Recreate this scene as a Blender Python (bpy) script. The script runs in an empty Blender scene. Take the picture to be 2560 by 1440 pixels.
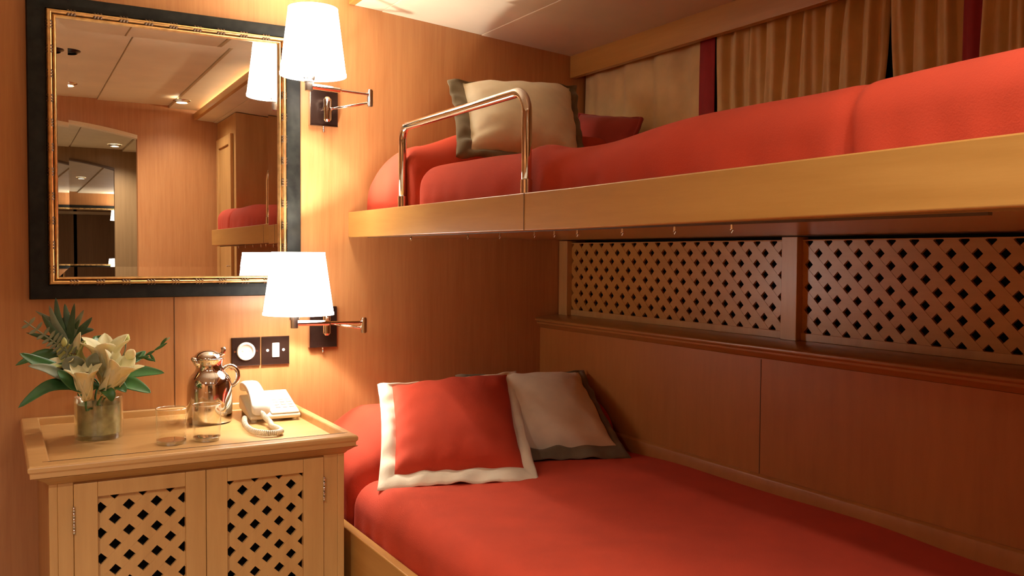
import bpy, math, random
from mathutils import Vector, Matrix, noise as mnoise
random.seed(7)
ZO = 1.30            # height of the camera over the floor: all z below are relative to the camera
C = bpy.context.scene.collection
scene = bpy.context.scene

# ---------------------------------------------------------------- camera, world, exposure, lights
def look(yaw, pitch, roll):
    f = Vector((math.sin(yaw)*math.cos(pitch), math.cos(yaw)*math.cos(pitch), math.sin(pitch)))
    r = Vector((math.cos(yaw), -math.sin(yaw), 0)); u = r.cross(f)
    c, s = math.cos(roll), math.sin(roll)
    r2 = c*r + s*u; u2 = -s*r + c*u
    return Matrix((r2, u2, -f)).transposed()
cd = bpy.data.cameras.new('camera'); cam = bpy.data.objects.new('camera', cd); C.objects.link(cam)
cam.matrix_world = Matrix.Translation((0, 0, ZO)) @ look(.5215, -.0373, .0065).to_4x4()
cd.sensor_width = 36; cd.lens = 2250/2560*36; cd.clip_start = .02
scene.camera = cam
w = bpy.data.worlds.new('world'); scene.world = w; w.use_nodes = True
w.node_tree.nodes['Background'].inputs[0].default_value = (1, .72, .5, 1)
w.node_tree.nodes['Background'].inputs[1].default_value = .01
scene.view_settings.view_transform = 'Standard'
scene.view_settings.look = 'None'
scene.view_settings.gamma = 1
scene.view_settings.use_curve_mapping = False
scene.view_settings.exposure = 0.38
cy = scene.cycles
cy.max_bounces = 8; cy.glossy_bounces = 5; cy.diffuse_bounces = 4; cy.transmission_bounces = 8
cy.caustics_reflective = False; cy.caustics_refractive = False
cy.sample_clamp_indirect = 4; cy.blur_glossy = .5

WARM = (1.0, .62, .30)
def lamp_light(name, kind, loc, energy, color=WARM, **kw):
    d = bpy.data.lights.new(name, kind); d.energy = energy; d.color = color
    for k, v in kw.items(): setattr(d, k, v)
    o = bpy.data.objects.new(name, d); C.objects.link(o); o.location = (loc[0], loc[1], loc[2]+ZO)
    return o
# bulbs in the two reading lamps (their shades are built further down)
UP_S = (.755, 2.404, .481, .66, .0885, .066)      # shade: x, y, z bottom, z top, r bottom, r top
LO_S = (.718, 2.42, -.168, .002, .0950, .071)
FAR_DX, FAR_Y = .51, -6.9          # the cabin across the passage has the same mirror and lamps
for nm, S, e in (('bulb_upper', UP_S, 22), ('bulb_lower', LO_S, 27), ('bulb_far_upper', (UP_S[0]+FAR_DX, FAR_Y+2.6-UP_S[1])+UP_S[2:], 14), ('bulb_far_lower', (LO_S[0]+FAR_DX, FAR_Y+2.6-LO_S[1])+LO_S[2:], 14)):
    lamp_light(nm, 'POINT', (S[0], S[1], S[2]*.45+S[3]*.55), e, (1.0, .95, .88), shadow_soft_size=.018)
# recessed halogen downlights; the unseen ones are added for fill light
DL_LIT = [(.82, .33, 16), (.29, .42, 58), (.16, -1.86, 45), (.72, -1.86, 45), (.15, -.7, 45), (-.60, .75, 100), (.7, -4.8, 70)]
def ceil_z(x): return .815 if x < .3 else (.7945 if x >= .8 else .815-.02*(x-.3))
for i, (x, y, en) in enumerate(DL_LIT):
    o = lamp_light('downlight_beam', 'SPOT', (x, y, ceil_z(x)-.012), en, (1.0, .95, .87), shadow_soft_size=.03,
                   spot_size=math.radians(140), spot_blend=1.0)

# ---------------------------------------------------------------- materials
def new_mat(name):
    m = bpy.data.materials.new(name); m.use_nodes = True
    nt = m.node_tree; b = nt.nodes['Principled BSDF']
    return m, nt, b
def setc(b, **k):
    for n, v in k.items():
        n = n.replace('_', ' ')
        if n in b.inputs: b.inputs[n].default_value = v
def wood(name, a, b_, scale=(55, 55, 2.2), rough=.42, coat=.25, spec=.5, fig=.5):
    m, nt, b = new_mat(name); N = nt.nodes; Lk = nt.links
    tc = N.new('ShaderNodeTexCoord'); mp = N.new('ShaderNodeMapping'); mp.inputs['Scale'].default_value = scale
    n1 = N.new('ShaderNodeTexNoise'); n1.inputs['Scale'].default_value = 1; n1.inputs['Detail'].default_value = 6; n1.inputs['Roughness'].default_value = .65
    n2 = N.new('ShaderNodeTexNoise'); n2.inputs['Scale'].default_value = 1; n2.inputs['Detail'].default_value = 3
    mp2 = N.new('ShaderNodeMapping'); mp2.inputs['Scale'].default_value = tuple(s*.13 for s in scale)
    Lk.new(tc.outputs['Object'], mp.inputs[0]); Lk.new(tc.outputs['Object'], mp2.inputs[0])
    Lk.new(mp.outputs[0], n1.inputs['Vector']); Lk.new(mp2.outputs[0], n2.inputs['Vector'])
    mx = N.new('ShaderNodeMath'); mx.operation = 'MULTIPLY_ADD'; mx.inputs[1].default_value = fig
    Lk.new(n2.outputs[0], mx.inputs[0]); 
    m2 = N.new('ShaderNodeMath'); m2.operation = 'MULTIPLY'; m2.inputs[1].default_value = 1-fig
    Lk.new(n1.outputs[0], m2.inputs[0]); Lk.new(m2.outputs[0], mx.inputs[2])
    cr = N.new('ShaderNodeValToRGB'); cr.color_ramp.elements[0].position = .34; cr.color_ramp.elements[1].position = .66
    cr.color_ramp.elements[0].color = (*a, 1); cr.color_ramp.elements[1].color = (*b_, 1)
    Lk.new(mx.outputs[0], cr.inputs[0]); Lk.new(cr.outputs[0], b.inputs['Base Color'])
    bp = N.new('ShaderNodeBump'); bp.inputs['Strength'].default_value = .05; bp.inputs['Distance'].default_value = .002
    Lk.new(n1.outputs[0], bp.inputs['Height']); Lk.new(bp.outputs[0], b.inputs['Normal'])
    setc(b, Roughness=rough, Coat_Weight=coat, Coat_Roughness=.25)
    b.inputs['Specular IOR Level'].default_value = spec
    return m
def plain(name, col, rough=.6, metal=0, var=.0, vs=30, sheen=0, bump=0, bs=200, **k):
    m, nt, b = new_mat(name); N = nt.nodes; Lk = nt.links
    setc(b, Roughness=rough, Metallic=metal, Sheen_Weight=sheen)
    b.inputs['Base Color'].default_value = (*col, 1)
    tc = N.new('ShaderNodeTexCoord')
    if var:
        n = N.new('ShaderNodeTexNoise'); n.inputs['Scale'].default_value = vs; n.inputs['Detail'].default_value = 4
        Lk.new(tc.outputs['Object'], n.inputs['Vector'])
        cr = N.new('ShaderNodeValToRGB'); cr.color_ramp.elements[0].position = .3; cr.color_ramp.elements[1].position = .7
        cr.color_ramp.elements[0].color = (*[c*(1-var) for c in col], 1); cr.color_ramp.elements[1].color = (*[min(1, c*(1+var)) for c in col], 1)
        Lk.new(n.outputs[0], cr.inputs[0]); Lk.new(cr.outputs[0], b.inputs['Base Color'])
    if bump:
        n = N.new('ShaderNodeTexNoise'); n.inputs['Scale'].default_value = bs; n.inputs['Detail'].default_value = 3
        Lk.new(tc.outputs['Object'], n.inputs['Vector'])
        bp = N.new('ShaderNodeBump'); bp.inputs['Strength'].default_value = bump; bp.inputs['Distance'].default_value = .002
        Lk.new(n.outputs[0], bp.inputs['Height']); Lk.new(bp.outputs[0], b.inputs['Normal'])
    for kk, v in k.items(): setc(b, **{kk: v})
    return m
def emit(name, col, s):
    m, nt, b = new_mat(name)
    b.inputs['Base Color'].default_value = (*col, 1); b.inputs['Emission Color'].default_value = (*col, 1); b.inputs['Emission Strength'].default_value = s
    return m
M = {}
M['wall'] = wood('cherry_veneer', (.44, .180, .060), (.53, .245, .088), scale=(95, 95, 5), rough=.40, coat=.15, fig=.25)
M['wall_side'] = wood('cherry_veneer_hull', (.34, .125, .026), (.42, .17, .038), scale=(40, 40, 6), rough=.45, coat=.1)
M['golden'] = wood('golden_teak', (.47, .245, .075), (.62, .36, .125), scale=(30, 30, 3), rough=.38, coat=.25)
M['golden_y'] = wood('golden_teak_lengthwise', (.42, .20, .042), (.58, .305, .078), scale=(30, 2.2, 30), rough=.36, coat=.3)
M['golden_x'] = wood('golden_teak_crosswise', (.47, .245, .075), (.64, .37, .135), scale=(2.2, 30, 30), rough=.34, coat=.35)
M['red_y'] = wood('red_teak_lengthwise', (.30, .13, .030), (.38, .17, .045), scale=(30, 2.2, 30), rough=.3, coat=.5)
M['ceiling'] = plain('cream_vinyl', (.74, .63, .44), .6, var=.05, vs=6)
M['dark_wood'] = plain('brown_shadow_line', (.10, .05, .02), .5, var=.15)
M['passage'] = wood('passage_veneer', (.24, .14, .06), (.32, .19, .085), rough=.45, coat=.1, fig=.3)
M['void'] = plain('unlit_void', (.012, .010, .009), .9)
M['rust'] = plain('rust_wool', (.54, .052, .016), .9, var=.08, vs=9, sheen=.0, bump=.25, bs=420)
M['rust_dark'] = plain('deep_red_wool', (.34, .03, .02), .9, var=.1, vs=12, sheen=.2, bump=.2)
M['cream'] = plain('cream_linen', (.80, .70, .50), .85, var=.05, vs=25, sheen=.2, bump=.2, bs=500)
M['olive'] = plain('olive_brown_linen', (.16, .12, .065), .85, var=.12, vs=25, sheen=.15, bump=.2, bs=500)
M['curtain'] = plain('gold_beige_curtain', (.66, .46, .20), .75, var=.10, vs=14, sheen=.2, bump=.1)
M['burgundy'] = plain('burgundy_band', (.30, .018, .022), .85, var=.08)
M['chrome'] = plain('polished_chrome', (.82, .80, .77), .07, 1)
M['steel'] = plain('satin_chrome', (.70, .66, .60), .18, 1)
M['bronze'] = plain('dark_bronze_plate', (.035, .016, .011), .25, .5)
M['white_plastic'] = plain('white_plastic', (.86, .82, .72), .35)
M['ivory'] = plain('ivory_plastic', (.80, .72, .55), .35)
M['grey_print'] = plain('grey_key_print', (.45, .42, .36), .5)
M['shade'] = emit('lit_white_shade', (1.0, .95, .87), 7)
M['halogen'] = emit('halogen_glow', (1.0, .85, .65), 22)
M['cove'] = emit('cove_strip', (1.0, .80, .52), 90)
M['black_lacquer'] = plain('worn_black_lacquer', (.008, .008, .006), .5, var=.6, vs=50, Specular_IOR_Level=.22)
M['gilt'] = plain('antique_gilt', (.66, .40, .15), .30, .85, var=.25, vs=60)
M['gilt_dark'] = plain('dark_gilt_bead', (.10, .05, .02), .5, .3)  # bead groups, darker than the gilt moulding
M['mirror'] = plain('silvered_glass', (.93, .90, .84), 0.0, 1)
M['petal'] = plain('ivory_petal', (.80, .74, .42), .55, var=.08, vs=20, Subsurface_Weight=.1)
M['petal_green'] = plain('pale_green_petal', (.55, .62, .22), .55, var=.15, vs=20)
M['leaf'] = plain('dark_green_leaf', (.045, .150, .040), .42, var=.35, vs=18)
M['palm'] = plain('dusty_palm_green', (.060, .115, .050), .5, var=.3, vs=25)
M['leaf_pale'] = plain('grey_green_leaf', (.22, .26, .16), .5, var=.3, vs=25)
M['lining'] = plain('pale_olive_leaf', (.50, .48, .30), .6, var=.40, vs=45)
M['stamen'] = plain('brown_anther', (.16, .07, .02), .7)
M['floor'] = wood('floor_teak', (.22, .10, .04), (.30, .15, .06), scale=(30, 2, 30), rough=.4)
M['bounce_carpet'] = plain('pale_bounce_carpet', (.55, .46, .34), .95, var=.1, vs=60, bump=.3, bs=300)  # pale tone chosen so the unseen floor bounces light upward
M['black'] = plain('black_gloss', (.01, .01, .01), .2)
def glass(name, tint=(1, 1, 1), ior=1.5, extra=.0, rough=.0):
    """thin-walled glass: clear, with a Fresnel sheen"""
    m = bpy.data.materials.new(name); m.use_nodes = True; nt = m.node_tree; N = nt.nodes; Lk = nt.links
    N.remove(N['Principled BSDF'])
    tr = N.new('ShaderNodeBsdfTransparent'); tr.inputs[0].default_value = (*tint, 1)
    gl = N.new('ShaderNodeBsdfGlossy'); gl.inputs['Roughness'].default_value = rough; gl.inputs[0].default_value = (1, 1, 1, 1)
    lw = N.new('ShaderNodeLayerWeight'); lw.inputs[0].default_value = .5
    pw = N.new('ShaderNodeMath'); pw.operation = 'POWER'; pw.inputs[1].default_value = 2.6; Lk.new(lw.outputs['Facing'], pw.inputs[0])
    fr = N.new('ShaderNodeMath'); fr.operation = 'MULTIPLY'; fr.inputs[1].default_value = .75; Lk.new(pw.outputs[0], fr.inputs[0])
    ad = N.new('ShaderNodeMath'); ad.inputs[1].default_value = extra; ad.use_clamp = True
    mx = N.new('ShaderNodeMixShader'); Lk.new(fr.outputs[0], ad.inputs[0]); Lk.new(ad.outputs[0], mx.inputs[0])
    Lk.new(tr.outputs[0], mx.inputs[1]); Lk.new(gl.outputs[0], mx.inputs[2]); Lk.new(mx.outputs[0], N['Material Output'].inputs[0])
    return m
M['glass'] = glass('clear_glass', (.98, .98, .95), 1.5, .07)
M['glass_base'] = glass('thick_glass', (.95, .94, .88), 1.5, .50, .05)
M['vase_glass'] = glass('vase_glass', (.90, .93, .84), 1.5, .12, .15)
M['night_glass'] = plain('dark_window_glass', (.008, .012, .012), .06)
M['frosted'] = plain('frosted_trim', (.6, .58, .5), .3)

# ---------------------------------------------------------------- geometry helpers
WL = {}
class G:
    def __init__(s): s.v = []; s.f = []; s.mi = []; s.cur = 0
    def add(s, vs, fs):
        o = len(s.v); s.v += [tuple(v) for v in vs]
        s.f += [tuple(i+o for i in f) for f in fs]; s.mi += [s.cur]*len(fs); return s
    def box(s, x0, x1, y0, y1, z0, z1):
        vs = [(x, y, z) for x in (x0, x1) for y in (y0, y1) for z in (z0, z1)]
        return s.add(vs, [(0, 1, 3, 2), (4, 6, 7, 5), (0, 4, 5, 1), (2, 3, 7, 6), (0, 2, 6, 4), (1, 5, 7, 3)])
    def prism(s, poly, h0, h1, axis='z'):
        """poly: 2D points; extruded along axis between h0,h1. axis x: (y,z), y: (x,z), z: (x,y)"""
        def P(p, h): return {'x': (h, p[0], p[1]), 'y': (p[0], h, p[1]), 'z': (p[0], p[1], h)}[axis]
        n = len(poly); vs = [P(p, h0) for p in poly]+[P(p, h1) for p in poly]
        fs = [tuple(range(n)), tuple(range(2*n-1, n-1, -1))]+[(i, i+n, (i+1) % n+n, (i+1) % n) for i in range(n)]
        return s.add(vs, fs)
    def ring(s, pts, normals_r, seg=14, closed=False, cap=True):
        """tube through pts with radii"""
        n = len(pts); pts = [Vector(p) for p in pts]; rs = normals_r if isinstance(normals_r, (list, tuple)) else [normals_r]*n
        t0 = (pts[1]-pts[0]).normalized(); up = Vector((0, 0, 1)) if abs(t0.z) < .9 else Vector((1, 0, 0))
        a = t0.cross(up).normalized(); vs = []
        for i, p in enumerate(pts):
            if closed: t = (pts[(i+1) % n]-pts[i-1]).normalized()
            else: t = (pts[min(i+1, n-1)]-pts[max(i-1, 0)]).normalized()
            a = (a-t*a.dot(t)).normalized(); b = t.cross(a)
            for k in range(seg):
                th = 2*math.pi*k/seg; vs.append(p+(a*math.cos(th)+b*math.sin(th))*rs[i])
        fs = []
        for i in range(n if closed else n-1):
            j = (i+1) % n
            for k in range(seg):
                k2 = (k+1) % seg; fs.append((i*seg+k, i*seg+k2, j*seg+k2, j*seg+k))
        if cap and not closed: fs += [tuple(range(seg-1, -1, -1)), tuple((n-1)*seg+k for k in range(seg))]
        return s.add(vs, fs)
    def cyl(s, p0, p1, r0, r1=None, seg=24):
        return s.ring([p0, p1], [r0, r0 if r1 is None else r1], seg)
    def lathe(s, prof, c, seg=40, cap0=False, cap1=False):
        vs = []; n = len(prof)
        for r, z in prof:
            for k in range(seg):
                th = 2*math.pi*k/seg; vs.append((c[0]+r*math.cos(th), c[1]+r*math.sin(th), c[2]+z))
        fs = [(i*seg+k, i*seg+(k+1) % seg, (i+1)*seg+(k+1) % seg, (i+1)*seg+k) for i in range(n-1) for k in range(seg)]
        if cap0: fs.append(tuple(range(seg-1, -1, -1)))
        if cap1: fs.append(tuple((n-1)*seg+k for k in range(seg)))
        return s.add(vs, fs)
    def grid(s, fn, nu, nv, wrap=False):
        vs = [fn(i/(nu-1), j/(nv-1)) for j in range(nv) for i in range(nu)]
        fs = [(j*nu+i, j*nu+i+1, (j+1)*nu+i+1, (j+1)*nu+i) for j in range(nv-1) for i in range(nu-1)]
        return s.add(vs, fs)
    def build(s, name, mat, parent=None, smooth=False, bevel=0, loc=None, label=None, solid=0, mats=None, kind=None):
        vs = s.v
        if parent is not None: base = WL[parent.name]; lloc = (0, 0, 0)
        else:
            if loc is None:
                xs, ys, zs = zip(*vs); loc = ((min(xs)+max(xs))/2, (min(ys)+max(ys))/2, min(zs))
            base = loc; lloc = (loc[0], loc[1], loc[2]+ZO)
        me = bpy.data.meshes.new(name); me.from_pydata([(v[0]-base[0], v[1]-base[1], v[2]-base[2]) for v in vs], [], s.f)
        for mm in ([mat] if mats is None else mats): me.materials.append(mm)
        me.polygons.foreach_set('material_index', s.mi)
        import bmesh
        b = bmesh.new(); b.from_mesh(me)
        if not getattr(s, 'keep', False): bmesh.ops.recalc_face_normals(b, faces=b.faces)
        b.to_mesh(me); b.free()
        if smooth: me.polygons.foreach_set('use_smooth', [True]*len(me.polygons))
        me.update()
        o = bpy.data.objects.new(name, me); C.objects.link(o); o.location = lloc
        if parent is not None: o.parent = parent
        WL[o.name] = tuple(base)
        if solid:
            md = o.modifiers.new('thick', 'SOLIDIFY'); md.thickness = abs(solid); md.offset = 0 if solid > 0 else -1
        if bevel:
            md = o.modifiers.new('bevel', 'BEVEL'); md.width = bevel; md.segments = 2; md.limit_method = 'ANGLE'; md.angle_limit = math.radians(40)
            if not smooth: me.polygons.foreach_set('use_smooth', [True]*len(me.polygons)); wn = o.modifiers.new('wn', 'WEIGHTED_NORMAL'); wn.keep_sharp = True
        if smooth == 'edge':
            for e in me.edges: pass
        if label: o['label'] = label
        if kind: o['kind'] = kind
        return o
def auto(o, deg=35):
    """smooth shading that keeps edges sharper than deg"""
    import bmesh
    b = bmesh.new(); b.from_mesh(o.data)
    for e in b.edges:
        if len(e.link_faces) == 2 and e.calc_face_angle(0) > math.radians(deg): e.smooth = False
    b.to_mesh(o.data); b.free(); return o
def thing(name, label, cat, loc, group=None):
    o = bpy.data.objects.new(name, None); C.objects.link(o); o.empty_display_size = .03
    o.location = (loc[0], loc[1], loc[2]+ZO); WL[o.name] = tuple(loc)
    o['label'] = label; o['category'] = cat
    if group: o['group'] = group
    return o
def tag(o, label, cat, group=None):
    o['label'] = label; o['category'] = cat
    if group: o['group'] = group
    return o
def struct(g, name, mat, **k):
    return g.build(name, mat, kind='structure', **k)
def clip(poly, x0, x1, y0, y1):
    for ax, v, sg in ((0, x0, 1), (0, x1, -1), (1, y0, 1), (1, y1, -1)):
        out = []
        for i in range(len(poly)):
            a, b = poly[i-1], poly[i]; da, db = sg*(a[ax]-v), sg*(b[ax]-v)
            if (da >= 0) != (db >= 0):
                t = da/(da-db); out.append((a[0]+(b[0]-a[0])*t, a[1]+(b[1]-a[1])*t))
            if db >= 0: out.append(b)
        poly = out
        if len(poly) < 3: return []
    return poly
def lattice(g, a0, a1, z0, z1, ca, cz, pa, pz, hole, h0, h1, axis):
    """diagonal slats in a rectangle; holes centred at (ca + i*pa, cz + j*pz) and half way between; hole = half diagonal"""
    # slats run along +-(pa/2, pz/2); their centre lines pass mid way between neighbouring holes
    for sgn, (t0, t1) in ((1, (h0, h1)), (-1, (h0+.0007, h1+.0007))):
        # lines: (a-ca)/pa - sgn*(z-cz)/pz = k + .5 ; slat half width in that unit
        pa = abs(pa); hw = .5-hole/pa
        R = int(((a1-a0)/pa+(z1-z0)/pz))*2+40
        for k in range(-R, R+1):
            def pt(z, c): return (ca+pa*(c+sgn*(z-cz)/pz), z)
            c0, c1 = k+.5-hw, k+.5+hw
            P = clip([pt(z0-.01, c0), pt(z0-.01, c1), pt(z1+.01, c1), pt(z1+.01, c0)], a0, a1, z0, z1)
            if len(P) > 2: g.prism(P, t0, t1, axis)

# ---------------------------------------------------------------- the cabin shell
D = 2.6
FZ = -ZO
def sof(x): return .744-.083*(x-.94)
YB = .05           # plane of the wall opposite the mirror
g = G(); g.box(-1.0, 1.85, D, D+.05, FZ, .95); struct(g, 'wall_back', M['wall'])
g = G(); g.box(.4245, .4255+.0006, D-.0012, D+.001, -.426, .1); struct(g, 'trim_1', M['dark_wood'])     # veneer joint
g = G(); g.box(-1.05, -1.0, -6.95, D+.05, FZ, .95); struct(g, 'wall_left', M['wall'])
g = G(); g.box(-1.0, 1.85, -6.95, D, FZ-.04, FZ); struct(g, 'floor', M['bounce_carpet'])
# main ceiling in vinyl panels
g = G()
for x0, x1 in ((-1.0, -.30), (-.298, .098), (.10, .448), (.45, .798), (.80, 1.85)):
    g.box(x0, x1-.0002, -6.95, D, ceil_z((x0+x1)/2), ceil_z((x0+x1)/2)+.03)
g.box(-1.0, 1.85, -6.95, D, .86, .9)
struct(g, 'ceiling', M['ceiling'], bevel=.0008)
# lowered ceiling over the bunks: three panels following the deck camber
g = G()
for x0, x1 in ((.945, 1.030), (1.031, 1.372), (1.3735, 1.80)):
    d = .0015
    g.prism([(x0, sof(x0)-d), (x1, sof(x1)), (x1, sof(x1)+.02), (x0, sof(x0)+.02)], YB, D, 'y')
struct(g, 'ceiling_soffit', M['ceiling'], bevel=.0015)
# wall facing the mirror, with the arched opening the camera looks through
def arch_wall(xa, xb, za, zb, ax0, ax1, zs, zp, y0, y1):
    g = G(); n = 20
    arc = [(ax0+(ax1-ax0)*i/n, zs+(zp-zs)*(1-((i/n)*2-1)**2)) for i in range(n+1)]
    g.box(xa, ax0, y0, y1, za, zb); g.box(ax1, xb, y0, y1, za, zb)
    for i in range(n):
        (u, p), (v, q) = arc[i], arc[i+1]
        g.prism([(u, p), (v, q), (v, zb), (u, zb)], y0, y1, 'y')
    return g, arc
g, arc = arch_wall(-1.0, 1.85, FZ, .86, -.44, .64, .625, .69, YB-.05, YB)
struct(g, 'wall_front', M['wall'])
g = G()
for i in range(len(arc)-1):
    (u, p), (v, q) = arc[i], arc[i+1]
    g.prism([(u, p-.004), (v, q-.004), (v, q+.014), (u, p+.014)], YB-.055, YB+.008, 'y')
struct(g, 'trim_2', M['ceiling'])
# end wall of the passage behind the camera with its tall arched mirror
g, arc2 = arch_wall(-1.0, 1.85, FZ, .86, -.28, .745, .655, .725, -2.20, -2.15)
struct(g, 'wall_passage', M['passage'])
g = G(); g.box(1.0, 1.05, -2.2, YB-.05, FZ, .86); struct(g, 'wall_passage_side', M['passage'])
g = G(); g.box(-1.0, 1.90, FAR_Y-.05, FAR_Y, FZ, .95); struct(g, 'wall_far', M['wall'])
g = G(); g.box(1.85, 1.90, FAR_Y, -2.2, FZ, .95); struct(g, 'wall_far_side', M['wall'])
g = G()
for i in range(len(arc2)-1):
    (u, p), (v, q) = arc2[i], arc2[i+1]
    g.prism([(u, p-.003), (v, q-.003), (v, q+.012), (u, p+.012)], -2.205, -2.142, 'y')
struct(g, 'trim_6', M['dark_wood'])
# hull side: lower panelling, ledge, lattice, window strip
XP, XL, XW = 1.605, 1.697, 1.80
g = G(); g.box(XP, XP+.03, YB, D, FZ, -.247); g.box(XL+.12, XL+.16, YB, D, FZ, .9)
struct(g, 'wall_right', M['wall_side'])
g = G(); g.box(XP-.0010, XP+.002, 1.5800, 1.5818, -.60, -.25); struct(g, 'trim_3', M['dark_wood'])
g = G()
g.prism([(XL+.11, -.205), (XP+.030, -.205), (XP+.010, -.2085), (XP-.016, -.212), (XP-.022, -.217), (XP-.022, -.223), (XP-.014, -.227), (XP-.014, -.233), (XP-.006, -.238), (XP+.004, -.250), (XL+.11, -.250)], YB, D, 'y')
struct(g, 'trim_ledge', M['red_y'], bevel=.0015)
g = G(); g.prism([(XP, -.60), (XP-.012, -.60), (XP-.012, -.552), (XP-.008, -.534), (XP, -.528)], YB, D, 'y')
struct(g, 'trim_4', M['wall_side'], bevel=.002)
def panel(name, label, y0, y1, yl0, yl1, side0, side1):
    t = thing(name, label, 'lattice panel', (XL, (y0+y1)/2, -.205), 'diamond lattice vent panels above the lower berth')
    g = G()
    g.box(XL-.002, XL+.018, y0, y1, -.205, -.186); g.box(XL-.002, XL+.018, y0, y1, .0375, .0405)
    g.box(XL-.020, XL+.018, y1-side1, y1, -.205, .047)
    if side0: g.box(XL-.002, XL+.018, y0, y0+side0, -.186, .038)
    g.build('frame', M['golden'], t, bevel=.0012)
    g = G(); lattice(g, yl0, yl1, -.186, .038, 2.491, .035, -.057, .0545, .0125, XL, XL+.007, 'x')
    g.build('lattice_slats', M['golden_y'], t)
    return t
panel('lattice_panel', 'dark diamond lattice panel in the corner beside the mirror wall', 1.59, 2.597, 1.59, 2.548, 0, .05)
panel('lattice_panel', 'dark diamond lattice panel nearer the camera, beyond the wooden stile', .60, 1.59, .60, 1.54, 0, .05)
panel('lattice_panel', 'dark diamond lattice panel at the foot of the lower berth', YB+.002, .598, YB, .55, 0, .05)
g = G(); g.box(XL+.09, XL+.10, YB, D, -.205, .05); struct(g, 'wall_lattice_shade_sheet', M['void'])  # near-black sheet stands in for the shade behind the lattice
# window strip behind the curtains
g = G(); g.box(XW, XW+.02, YB, D, .10, .68); struct(g, 'window_1', M['night_glass'])
g = G(); g.box(1.718, 1.80, YB, D, .10, .19); struct(g, 'trim_5', M['golden_y'])
g = G(); g.prism([(1.716, .604), (1.738, .604), (1.738, sof(1.716)), (1.716, sof(1.716))], YB, D-.002, 'y')
struct(g, 'trim_pelmet', M['golden_y'], bevel=.002)
# cove box along the edge of the lowered ceiling
g = G(); g.prism([(.925, .742), (.945, .742), (.945, .775), (.925, .775)], YB, D-.001, 'y')
g.box(.945, 1.06, YB, D-.001, .764, .768)
struct(g, 'trim_cove', M['golden_y'], bevel=.003)
cv = thing('cove_light', 'warm light strip glowing behind the fascia of the lowered ceiling', 'light', (.99, .9, .768))
g = G(); g.box(.975, .985, YB+.1, 1.35, .769, .775); g.build('glowing_strip', M['cove'], cv)

# ---------------------------------------------------------------- wardrobe at the foot of the berths
wd = thing('wardrobe', 'tall narrow wardrobe at the foot of the berths, seen only in the mirror', 'wardrobe', (1.3, .29, FZ))
g = G(); g.prism([(1.05, FZ), (1.600, FZ), (1.600, sof(1.6)-.004), (1.05, sof(1.05)-.004)], YB+.001, .50, 'y'); g.build('body', M['golden'], wd, bevel=.003)
g = G(); y0, y1 = YB+.05, .45
g.box(1.034, 1.05, y0, y0+.05, -.9, .63); g.box(1.034, 1.05, y1-.05, y1, -.9, .63)
g.box(1.034, 1.05, y0+.05, y1-.05, .58, .63); g.box(1.034, 1.05, y0+.05, y1-.05, -.9, -.85); g.box(1.044, 1.05, y0+.05, y1-.05, -.85, .58)
dr = g.build('door', M['golden'], wd, bevel=.002)
g = G(); g.ring([(1.034, y1-.025, -.15), (1.02, y1-.025, -.15), (1.015, y1-.025, -.14), (1.015, y1-.025, -.06), (1.02, y1-.025, -.05), (1.034, y1-.025, -.05)], .004, 10)
g.build('handle', M['steel'], dr, smooth=True)

# ---------------------------------------------------------------- downlights
def downlight(x, y, lit, label):
    z = ceil_z(x); t = thing('downlight', label, 'ceiling light', (x, y, z), None)
    g = G(); g.lathe([(.030, -.012), (.034, -.006), (.043, -.003), (.044, 0)], (x, y, z), 28)
    g.build('trim_ring', M['steel'] if lit else M['black'], t, smooth=True)
    g = G(); g.lathe([(.0, -.006), (.031, -.0065)], (x, y, z), 28)
    g.build('lens' if lit else 'dark_lens', M['halogen'] if lit else M['black'], t)
    return t
lab = ['lit recessed downlight above the plain wall beside the wardrobe', 'lit recessed downlight in the row with the two unlit black spotlights',
       'added fill downlight in the passage, over the open arch', 'lit recessed downlight in the passage near its side wall',
       'added fill downlight in the passage just behind the camera', 'added fill downlight nearest the left wall, outside the ceiling row',
       'added fill downlight in the far cabin beyond both arches']  # entries called added are unseen lights put in to brighten the room
for (x, y, en), l in zip(DL_LIT, lab): downlight(x, y, True, l)
downlight(.255, 1.16, False, 'unlit black recessed spotlight, second in the ceiling row from the mirror wall')
downlight(.285, 1.64, False, 'unlit black recessed spotlight, nearest the mirror wall in the ceiling row')

# ---------------------------------------------------------------- framed mirror
mx0, mx1, mz0, mz1 = .0745, .772, -.122, .648           # outer frame
gx0, gx1, gz0, gz1 = .143, .708, -.0655, .596           # sight size
FY = D-.030
fm = thing('framed_mirror', 'large rectangular mirror in a black and gilt frame on the wood wall', 'mirror', ((mx0+mx1)/2, D, mz0))
def frame_ring(g, prof):
    """prof: list of (inset from outer 0..1 toward the sight edge, y)"""
    L = []
    for t, y in prof:
        L.append([(mx0+(gx0-mx0)*t, y, mz0+(gz0-mz0)*t), (mx1+(gx1-mx1)*t, y, mz0+(gz0-mz0)*t), (mx1+(gx1-mx1)*t, y, mz1+(gz1-mz1)*t), (mx0+(gx0-mx0)*t, y, mz1+(gz1-mz1)*t)])
    vs = [p for r in L for p in r]
    fs = [(i*4+k, i*4+(k+1) % 4, (i+1)*4+(k+1) % 4, (i+1)*4+k) for i in range(len(L)-1) for k in range(4)]
    g.add(vs, fs)
g = G(); frame_ring(g, [(0, D-.001), (0, D-.022), (.04, D-.026), (.40, D-.027), (.62, D-.023), (.66, D-.018)])
auto(g.build('black_border', M['black_lacquer'], fm, smooth=True, label='black lacquered outer border'), 25)
g = G()
pr = []
for i in range(9):
    a = math.pi*i/8; pr.append((.745-.105*math.cos(a), D-.017-.013*math.sin(a)))
for i in range(6):
    a = math.pi*i/5; pr.append((.915-.055*math.cos(a), D-.015-.006*math.sin(a)))
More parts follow.
